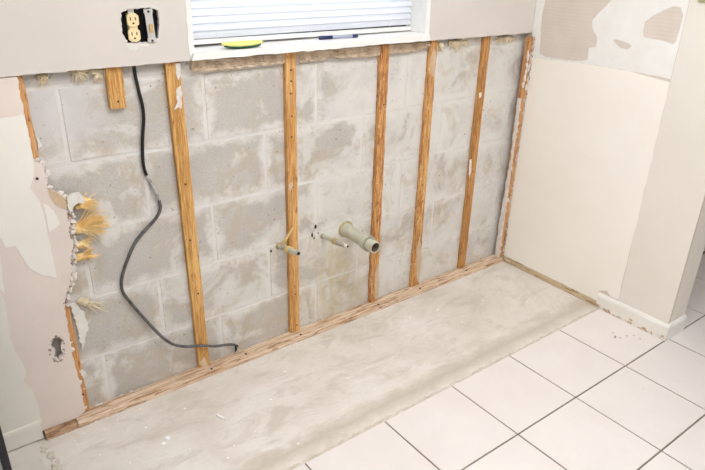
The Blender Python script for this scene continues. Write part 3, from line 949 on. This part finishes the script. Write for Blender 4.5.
s6 = strip(-1.757, -1.712, -1.757, -1.713, 1.10, 0.966, 'pine', 'short stub of golden pine beside the top of the cable', seed=6, nails=((0.5, 0.985),))
s7 = strip(-1.995, -1.958, -1.995, -1.951, 1.10, PT, 'pine6', 'orange pine strip half hidden by the broken left drywall', seed=7, nails=((0.7, 0.13), (0.75, 0.09)))
s8 = strip(-0.025, -0.0016, -0.027, -0.0016, 1.055, PT, 'pine6', 'narrow orange strip in the corner against the cream right wall', y0=0.008, y1=0.031, seed=8, jag=0.0014)
# paper and plaster scraps on strips
def scrap(parent, px, y, th, mat, seed, amp=0.0015, name='paper_scrap'):
    o = obj(name, slab([rag(xz(px, y), amp, 0.006, seed)], 'y', y - th, y), mat)
    return adopt(o, parent)
yf = Y_STUD - 0.0002
scrap(s1, [(176, 90), (181, 85), (182, 94), (181, 109), (178, 107), (174, 110), (177, 103)], yf, 0.002, 'gypsum', 71)
scrap(s1, [(175.5, 63), (179.5, 63), (180.5, 74), (178, 80), (176, 74)], yf, 0.002, 'gypsum', 72)
scrap(s1, [(199, 363), (204, 356), (206, 361), (208, 366), (203, 367)], yf, 0.003, 'paper', 73)
scrap(s2, [(288, 185), (292, 182), (293, 186), (291, 191), (289, 190)], yf, 0.001, 'paper', 74)
scrap(s3, [(374.5, 275), (377.5, 262), (379, 285), (377.5, 300), (374, 298)], yf, 0.002, 'paper', 75)
scrap(s4, [(416, 250), (420, 235), (421, 262), (418.5, 282), (416, 277)], yf, 0.002, 'paper', 76)
scrap(s4, [(430, 60), (434, 46), (436, 58), (434, 78), (431, 74)], yf, 0.0015, 'paper', 77)
scrap(s5, [(469.5, 160), (471.5, 159), (471, 170), (469.5, 177), (468.5, 174)], yf, 0.0015, 'plaster', 78)
scrap(s5, [(479, 93), (481.5, 92), (481, 97), (479, 98)], yf, 0.0015, 'plaster', 79)
scrap(s7, [(79, 371), (83, 369), (87, 375), (84, 378), (81, 375)], yf, 0.003, 'plaster', 80)
scrap(s7, [(69.5, 304), (76, 302), (82, 310), (86, 319), (88, 327), (84.5, 338), (82, 349), (79, 338), (75, 320)], Y_BLOCK - 0.004, 0.006, 'plaster', 81, 0.003, 'plaster_smear')
scrap(s7, [(34.5, 133), (38, 139), (42, 145), (38, 149), (37, 141)], Y_BLOCK - 0.004, 0.006, 'plaster', 82, 0.002, 'plaster_smear')
# ragged cream drywall remnant on the corner strip's side, and its frayed front edge
zs = np.linspace(0.026, 0.80, 40)
rr = random.Random(5)
wdt = [0.020 + 0.004 * math.sin(z_ * 9) + rr.uniform(-0.004, 0.004) - 0.016 * max(0, (z_ - 0.30)) for z_ in zs]
loop = [(0.0085, z_) for z_ in zs] + [(0.0085 + max(0.003, w_), z_) for z_, w_ in reversed(list(zip(zs, wdt)))]
adopt(obj('drywall_remnant', slab([loop], 'x', -0.033, -0.0275), 'gypsum'), s8)
bm = bmesh.new()
for i in range(60):
    z_ = rr.choice((rr.uniform(0.80, 1.05), rr.uniform(0.03, 1.05)))
    lump(bm, (rr.uniform(-0.031, -0.024) if i % 2 else rr.uniform(-0.010, -0.002), rr.uniform(0.003, 0.008), z_), rr.uniform(0.002, 0.006) * (1.5 if 0.82 < z_ < 0.98 else 1), rr.random() * 99, (0.8, 0.6, 1.9))
o = adopt(obj('plaster_crumbs', bm, 'gypsum'), s8)
o['kind'] = 'stuff'
bm = bmesh.new()
for i in range(70):
    lump(bm, (rr.uniform(-0.008, -0.001), rr.uniform(0.001, 0.008), rr.choice((rr.uniform(0.88, 1.055), rr.uniform(0.03, 0.2), rr.uniform(0.2, 1.0)))), rr.uniform(0.002, 0.005), rr.random() * 99, (0.8, 0.6, 1.9))
o = adopt(obj('stained_crumbs', bm, 'gypsum_brown'), s8)
o['kind'] = 'stuff'

# ---- bottom plates
def plate(x0, x1, mat, label, seed, h=0.022):
    rr = random.Random(seed)
    root = empty('bottom_plate', ((x0 + x1) / 2, 0.028, 0.0), label, 'plate')
    bm = bmesh.new()
    n = max(3, int((x1 - x0) / 0.04))
    rings = []
    for i in range(n + 1):
        x = x0 + (x1 - x0) * i / n
        j = lambda a: rr.uniform(-a, a)
        prof = [(0.0005 + j(0.0008), 0.0004), (0.0 + j(0.0008), 0.010), (0.002 + j(0.001), h - 0.003 + j(0.0006)), (0.006 + j(0.001), h), (0.050, h), (Y_BLOCK - 0.002, h - 0.002), (Y_BLOCK - 0.002, 0.0004)]
        rings.append([bm.verts.new((x - root.location.x, p[0] - root.location.y, p[1])) for p in prof])
    for a, b in zip(rings, rings[1:]):
        for k in range(7):
            bm.faces.new((a[k], a[(k + 1) % 7], b[(k + 1) % 7], b[k]))
    bm.faces.new(rings[0])
    bm.faces.new(rings[-1])
    obj('board', bm, mat, root)
    return root
pm = plate(-1.998, -0.002, 'plate', 'long weathered wooden plate along the foot of the block wall', 1)
plate(-2.092, -2.001, 'plate_dark', 'short dark stained plate end beside the left baseboard', 2)
for px in ((212.5, 370), (301, 335), (379.5, 305.5), (420, 288.5), (468, 271.5), (246, 354)):
    c = at(px[0], px[1], 2, 0.022)
    bm = bmesh.new()
    yy = min(max(c[1], 0.010), 0.030)
    tube(bm, [(c[0], yy, 0.0215), (c[0], yy, 0.0238)], 0.0042, 8)
    adopt(obj('nail', bm, 'slot'), pm)
# frayed splinters on the plate's back edge (left end)
for i, (u, v) in enumerate(((101, 404), (97, 405), (131, 391), (122, 395))):
    c = at(u, v, 2, 0.024)
    bm = bmesh.new()
    lump(bm, (c[0], max(0.02, min(0.05, c[1])), 0.0245), 0.0055, i * 3, (1.4, 0.9, 0.6))
    adopt(obj('splinter', bm, 'gypsum'), pm)
root = empty('bottom_plate', (0.006, -0.25, 0.0), 'dirty tan wooden strip exposed under the cut right wall', 'plate')
bm = bmesh.new()
n = 26
rings = []
for i in range(n + 1):
    y = -0.002 - 0.508 * i / n
    f = rr.uniform(0.0, 0.0022)
    prof = [(-0.0010 + f, 0.0004), (-0.0012 + f, 0.020), (0.0005 + f, 0.0285), (0.012, 0.0290), (0.012, 0.0004)]
    rings.append([bm.verts.new((p[0] - 0.006, y + 0.25, p[1])) for p in prof])
for a, b in zip(rings, rings[1:]):
    for k in range(5):
        bm.faces.new((a[k], a[(k + 1) % 5], b[(k + 1) % 5], b[k]))
bm.faces.new(rings[0])
bm.faces.new(rings[-1])
obj('board', bm, 'plate_side', root)

# ---- cable
cp_ = [(133.5, 62, .050), (135, 74, .049), (138.5, 90, .049), (142.5, 106, .049), (143.7, 120, .049), (142.6, 138, .049), (142.8, 158, .049), (144.6, 170, .049), (149, 180, .049),
       (154.5, 189, .048), (159, 200, .047), (160.3, 209, .046), (156, 218, .046), (147, 228, .047), (137.5, 239, .048), (131, 251, .049), (125, 267, .049), (121.6, 281, .049), (123, 292, .049), (131, 303, .048),
       (143, 317, .046), (154, 329, .040), (164, 338.5, .032), (174, 344.5, .027), (187, 346.5, .024), (201, 345.5, .024), (215, 346.2, .028), (228, 344.6, .036), (234.5, 344.8, .042)]
cpath = [at(u, v, 1, y) for u, v, y in cp_]
root = empty('electrical_cable', cpath[-1], 'dark grey cable curving down the bare block wall', 'cable')
cc = catmull(cpath, 6)
i0, i1 = 8 * 6 - 3, 10 * 6
def seg(name, pts_, rad, mat, seg_=10):
    bm = bmesh.new()
    tube(bm, pts_, rad, seg_)
    return adopt(obj(name, bm, mat, None, True), root)
seg('sheath', cc[:i0 + 1], 0.0048, 'wire')
seg('scuffed_sheath', cc[i0:i1 + 1], 0.0047, 'cable_scuff')['label'] = 'pale scuffed length of sheath'
seg('sheath', cc[i1:], 0.0049, 'cable')
e = Vector(cpath[-1])
for k, (du, dv) in enumerate(((3.5, 2.2), (2.0, 5.5), (1.0, 6.5))):
    q1 = Vector(at(234.5 + du * 0.8, 344.8 + dv * 0.3, 1, .043))
    q2 = Vector(at(234.5 + du, 344.8 + dv, 1, .046))
    seg('wire_end', catmull([e, q1, q2], 5), 0.0022, 'wire', 7)

# ---- drain pipe
dp = at(345.5, 229, 1, Y_BLOCK)
root = empty('drain_pipe', (dp[0], Y_BLOCK - 0.001, dp[2]), 'grey-green stub drain pipe with open end sticking out of block wall', 'pipe')
def lathe(prof, seg_=28, closed=False):
    """prof: (distance along -y, radius)"""
    bm = bmesh.new()
    rings = []
    for a, rad in prof:
        rings.append([bm.verts.new((rad * math.cos(2 * math.pi * k / seg_), -a, rad * math.sin(2 * math.pi * k / seg_))) for k in range(seg_)])
    for a, b in zip(rings, rings[1:]):
        for k in range(seg_):
            bm.faces.new((a[k], a[(k + 1) % seg_], b[(k + 1) % seg_], b[k]))
    if closed:
        bm.faces.new(rings[0])
        bm.faces.new(rings[-1])
    return bm
pr = obj('pipe', lathe([(0.0, 0.027), (0.012, 0.027), (0.016, 0.0255), (0.018, 0.0255), (0.118, 0.0255), (0.122, 0.029), (0.126, 0.0295), (0.146, 0.0295), (0.150, 0.028), (0.150, 0.0235), (0.184, 0.0235), (0.186, 0.0228), (0.186, 0.0185), (0.12, 0.0185), (0.12, 0.0001)]), 'pvc', root)
for p in pr.data.polygons:
    p.use_smooth = True
md = pr.modifiers.new('edges', 'EDGE_SPLIT')
md.split_angle = math.radians(35)
obj('pipe_lining', lathe([(0.183, 0.0183), (0.10, 0.0183), (0.10, 0.0001)]), 'pvc_in', root)
obj('wall_collar', lathe([(0.0, 0.034), (0.003, 0.034), (0.006, 0.0275), (0.0, 0.0275)]), 'brass', root)
obj('clamp_ring', lathe([(0.143, 0.0290), (0.143, 0.0304), (0.150, 0.0304), (0.150, 0.0240)]), 'pipe_grey', root)
root.rotation_euler = (math.radians(1.2), 0, math.radians(-0.6))

# ---- supply stubs
def along(A, Bp, f):
    return A + (Bp - A) * f
A = Vector(at(278.5, 246, 1, Y_BLOCK))
B = Vector(at(298.5, 253.5, 1, Y_BLOCK - 0.118))
root = empty('supply_pipe', A, 'small corroded supply pipe with upright rod crossing a pine strip', 'pipe', 'supply pipes')
def pseg(name, P, Q, r0, r1, mat, seg_=12, lid=True):
    bm = bmesh.new()
    P, Q = Vector(P), Vector(Q)
    e_ = (Q - P) * 0.06
    tube(bm, [P, P + e_, Q - e_, Q], [r0 * 0.85, r0, r1, r1 * 0.85], seg_, lid)
    return adopt(obj(name, bm, mat, None, True), root)
pseg('escutcheon', A + Vector((0, 0.0, 0)), along(A, B, 0.10), 0.013, 0.009, 'brass')
pseg('tube', A, along(A, B, 0.5), 0.0090, 0.0090, 'pipe_grey')
pseg('coupling', along(A, B, 0.42), along(A, B, 0.60), 0.0135, 0.0135, 'yellowed', 8)
pseg('valve_body', along(A, B, 0.55), along(A, B, 0.90), 0.0115, 0.0100, 'pvc')
pseg('open_end', along(A, B, 0.86), B, 0.0085, 0.0075, 'pipe_grey')
pseg('bore', along(A, B, 0.97), along(A, B, 1.02), 0.0062, 0.0062, 'wire')
j = along(A, B, 0.15)
k1 = Vector(at(286, 239, 1, Y_STUD - 0.012))
k2 = Vector(at(293.5, 227, 1, Y_STUD - 0.008))
pseg('elbow_rod', j, k1, 0.0068, 0.0062, 'yellowed')
pseg('elbow_rod', k1, k2, 0.0052, 0.0036, 'yellowed')
A = Vector(at(322.5, 235.8, 1, Y_BLOCK))
B = Vector(at(347.5, 246.4, 1, Y_BLOCK - 0.150))
root = empty('supply_pipe', A, 'thin grey-green supply pipe left of the drain pipe', 'pipe', 'supply pipes')
pseg('escutcheon', A, along(A, B, 0.05), 0.011, 0.008, 'pipe_grey')
pseg('tube', A, along(A, B, 0.55), 0.0076, 0.0076, 'pvc')
pseg('coupling', along(A, B, 0.46), along(A, B, 0.62), 0.0130, 0.0130, 'brass', 8)
pseg('valve_body', along(A, B, 0.60), along(A, B, 0.92), 0.0110, 0.0090, 'pipe_grey')
pseg('open_end', along(A, B, 0.90), B, 0.0066, 0.0060, 'plaster')
pseg('bore', along(A, B, 0.98), along(A, B, 1.015), 0.0042, 0.0042, 'slot')

# ---- insulation tufts
def tuft(label, px, y, n, length, spread, ang, mat, seed, core, group='torn insulation', droop=0.3, rad=0.0013):
    """fibrous clump: a lumpy core with curved fibres and curled sheets"""
    rr = random.Random(seed)
    c0 = Vector(at(px[0], px[1], 1, y))
    root = empty('insulation_tuft', c0, label, 'insulation', group)
    bm = bmesh.new()
    for i in range(core[0]):
        lump(bm, (rr.uniform(-core[1], core[1]), rr.uniform(-0.004, 0.004), rr.uniform(-core[2], core[2])), rr.uniform(0.006, 0.012), rr.random() * 60, (1.5, 0.5, 0.9), 2, 0.6)
    obj('wool', bm, mat, root, True)
    bm = bmesh.new()
    for i in range(n):
        p = Vector((rr.uniform(-core[1], core[1]), rr.uniform(-0.006, 0.006), rr.uniform(-core[2], core[2])))
        a = math.radians(ang + rr.gauss(0, spread))
        dv = Vector((math.cos(a), rr.uniform(-0.35, 0.15), math.sin(a)))
        L = length * rr.uniform(0.4, 1.15)
        pts_ = [p]
        for s in range(4):
            dv = (dv + Vector((rr.uniform(-.25, .25), rr.uniform(-.1, .1), rr.uniform(-.25, .25) - droop * 0.3))).normalized()
            pts_.append(pts_[-1] + dv * L / 4)
        for q_ in pts_:
            q_.y = min(q_.y, Y_BLOCK - 0.002 - y)
        tube(bm, pts_, [rad * 1.3, rad * 1.2, rad, rad * 0.8, rad * 0.3], 4, False)
    o = obj('fibres', bm, mat, root)
    o['kind'] = 'stuff'
    return root
tuft('upper yellow insulation tuft poking from the broken left drywall', (82, 204), 0.042, 110, 0.040, 16, 2, 'fibre_y', 1, (7, 0.010, 0.009))
tuft('largest yellow insulation tuft fanning over the block wall', (80, 228), 0.042, 240, 0.070, 17, 10, 'fibre_y', 2, (9, 0.012, 0.011))
tuft('small orange insulation tuft under the largest tuft', (79, 245), 0.042, 70, 0.034, 16, 12, 'fibre_y', 3, (5, 0.009, 0.004))
tuft('pointed orange insulation wisp lowest on the broken edge', (79, 258), 0.042, 60, 0.046, 8, 8, 'fibre_y', 4, (4, 0.008, 0.003))
tuft('thin tan wisp trailing below the broken drywall edge', (82, 302), 0.047, 22, 0.070, 5, -28, 'fibre_t', 5, (2, 0.006, 0.003))
tuft('tan insulation wisp hanging under the cut left of the short stub', (79, 72), 0.048, 40, 0.030, 30, -80, 'fibre_t', 6, (4, 0.014, 0.004))
tuft('tan insulation wisp against the short pine stub', (99, 71), 0.048, 40, 0.032, 28, -100, 'fibre_t', 7, (4, 0.012, 0.004))
tuft('faint tan wisp in the top left corner of the opening', (44, 76), 0.048, 18, 0.034, 20, -85, 'fibre_t', 8, (2, 0.008, 0.003))
tuft('tan insulation wisp under the cut between the two right strips', (458, 42), 0.048, 50, 0.045, 30, -40, 'fibre_t', 9, (6, 0.045, 0.004))
tuft('tan insulation wisp under the cut by the corner strip', (505, 38), 0.048, 40, 0.026, 32, -80, 'fibre_t', 10, (6, 0.055, 0.004))
tuft('small tan wisp at the head of the flecked pine strip', (441, 46), 0.046, 20, 0.024, 40, -60, 'fibre_t', 11, (2, 0.009, 0.006))

# ---- debris on the floor
def chip(px, size, label, seed, zz=0.0, mat='chip', group='plaster chips on the concrete floor'):
    rr = random.Random(seed)
    c = at(px[0], px[1], 2, zz)
    n = rr.randint(5, 7)
    a0 = rr.random() * 6
    el = rr.uniform(0.55, 1.0)
    pts_ = []
    for k in range(n):
        a = a0 + 2 * math.pi * k / n
        rad = size * rr.uniform(0.65, 1.1)
        pts_.append((rad * math.cos(a), rad * el * math.sin(a)))
    o = obj('plaster_chip', slab([pts_], 'z', min(0.007, size * 0.5), 0.0003), mat)
    o.location = (c[0], c[1], zz)
    o.rotation_euler[2] = rr.random() * 3
    return tag(o, label, 'chip', group)
chip((168, 439), 0.011, 'larger white chip of the pair lying on the concrete', 1)
chip((164, 444), 0.009, 'smaller white chip of the pair lying on the concrete', 2)
o = chip((221, 418), 0.012, 'long thin plaster sliver on the concrete below the cable strip', 3)
o.scale = (1.8, 0.6, 1)
o.rotation_euler[2] = math.radians(-70)
chip((271, 400), 0.006, 'tiny chip in the middle of the concrete strip', 4)
chip((438, 310), 0.008, 'round white chip on concrete in front of the flecked strip', 5)
chip((483, 301), 0.006, 'faint white chip on concrete in front of the corner', 6)
chip((569, 297), 0.007, 'pale crumb against the right wall strip', 7)
spots = [(185, 409), (96, 421), (104, 429), (128, 431), (146, 428), (84, 434), (118, 420), (66, 433), (75, 441), (140, 409), (228, 458), (234, 446), (298, 444), (190, 449),
         (255, 432), (330, 372), (372, 345), (410, 318), (462, 322), (500, 293), (527, 302), (285, 372), (100, 455), (130, 463)]
for i, (u, v) in enumerate(spots):
    chip((u, v), r.uniform(0.0028, 0.0055), 'tiny plaster crumb scattered on the bare concrete', 20 + i)
o = chip((615, 337), 0.007, 'brown crumb on the white tile by the right baseboard', 60, TILE_TOP, 'gypsum_brown', 'crumbs on the tile')
for i, (u, v) in enumerate(((620, 338), (627, 336), (634, 335.5), (640, 339), (613, 333))):
    chip((u, v), 0.0035, 'tiny brown crumb beside the right baseboard on the tile', 70 + i, TILE_TOP, 'gypsum_brown', 'crumbs on the tile')

# ---- kitchen range standing at the left edge
X1 = at(12.6, 468, 1, -0.60)[0]
root = empty('kitchen_range', (X1 - 0.38, -0.30, TILE_TOP), 'grey-green range with black edge at the lower left corner', 'stove')
hx = 0.38
obj('body', boxm(-hx, hx, -0.27, 0.25, 0.03, 0.90, 0.003), 'range_black', root)
fd = obj('oven_door', boxm(-hx, hx - 0.016, -0.30, -0.27, 0.24, 0.74, 0.003), 'range_grey', root)
obj('door_window', boxm(-0.25, 0.25, -0.303, -0.30, 0.36, 0.60, 0.001), 'range_black', fd)
bm = bmesh.new()
tube(bm, catmull([(-0.30, -0.30, 0.69), (-0.30, -0.335, 0.69), (0.30, -0.335, 0.69), (0.30, -0.30, 0.69)], 5), 0.009, 10)
obj('handle', bm, 'metal', fd, True)
obj('drawer', boxm(-hx, hx - 0.016, -0.30, -0.27, 0.06, 0.235, 0.003), 'range_grey', root)
obj('control_panel', boxm(-hx, hx, -0.29, -0.27, 0.745, 0.90, 0.003), 'range_black', root)
for i in range(4):
    bm = bmesh.new()
    kx = -0.27 + 0.18 * i
    tube(bm, [(kx, -0.29, 0.82), (kx, -0.318, 0.82)], [0.022, 0.018], 16)
    obj('knob', bm, 'black', root)
obj('cooktop', boxm(-hx, hx, -0.29, 0.25, 0.90, 0.915, 0.003), 'range_grey', root)
for bx, by, br_ in ((-0.19, -0.13, 0.10), (0.19, -0.13, 0.08), (-0.19, 0.12, 0.08), (0.19, 0.12, 0.10)):
    bm = bmesh.new()
    for q_ in (1.0, 0.65, 0.3):
        tube(bm, [(bx + br_ * q_ * math.cos(2 * math.pi * k / 24), by + br_ * q_ * math.sin(2 * math.pi * k / 24), 0.920) for k in range(25)], 0.005, 6)
    obj('burner', bm, 'black', root)
for fx in (-0.33, 0.33):
    for fy in (-0.22, 0.22):
        bm = bmesh.new()
        tube(bm, [(fx, fy, 0.0), (fx, fy, 0.032)], 0.018, 10)
        obj('foot', bm, 'black', root)

# ---- switch plate whose lower edge just shows at the top right
c = yz([(698.3, 2.2), (706, 1.0)], -0.001)
y1_, zp = c[0][0], c[0][1]
root = empty('switch_plate', (-0.0008, y1_ - 0.035, zp), 'olive switch plate on the right wall at the top edge', 'switch')
obj('cover', boxm(-0.006, 0.0, -0.035, 0.035, 0.0, 0.115, 0.002), 'olive', root)
obj('toggle', boxm(-0.016, -0.006, -0.005, 0.005, 0.047, 0.068, 0.001), 'ivory', root)
for dz in (0.028, 0.087):
    bm = bmesh.new()
    tube(bm, [(-0.0058, 0, dz), (-0.0072, 0, dz)], 0.003, 10)
    obj('screw', bm, 'metal', root)

# ---- ceiling lamp of the kitchen, and an added fill panel behind the camera
def ceiling_lamp(loc, label, sx, sy):
    root = empty('ceiling_light', loc, label, 'lamp')
    bm = bmesh.new()
    t = 0.03
    for a in ((-sx, sx, -sy, -sy + t), (-sx, sx, sy - t, sy), (-sx, -sx + t, -sy + t, sy - t), (sx - t, sx, -sy + t, sy - t)):
        box(bm, a[0], a[1], a[2], a[3], -0.07, 0.0)
    obj('frame', bm, 'white', root)
    obj('diffuser', boxm(-sx + t, sx - t, -sy + t, sy - t, -0.062, -0.052), 'lamp', root)
    return root
ceiling_lamp((-1.15, -1.30, CEIL - 0.0005), 'rectangular white ceiling light panel over the kitchen floor', 0.62, 0.40)
ceiling_lamp((-2.45, -2.15, CEIL - 0.0005), 'added white fill light panel on the ceiling near the left room wall', 0.55, 0.30)  # unseen second panel, added as frontal fill for the left side
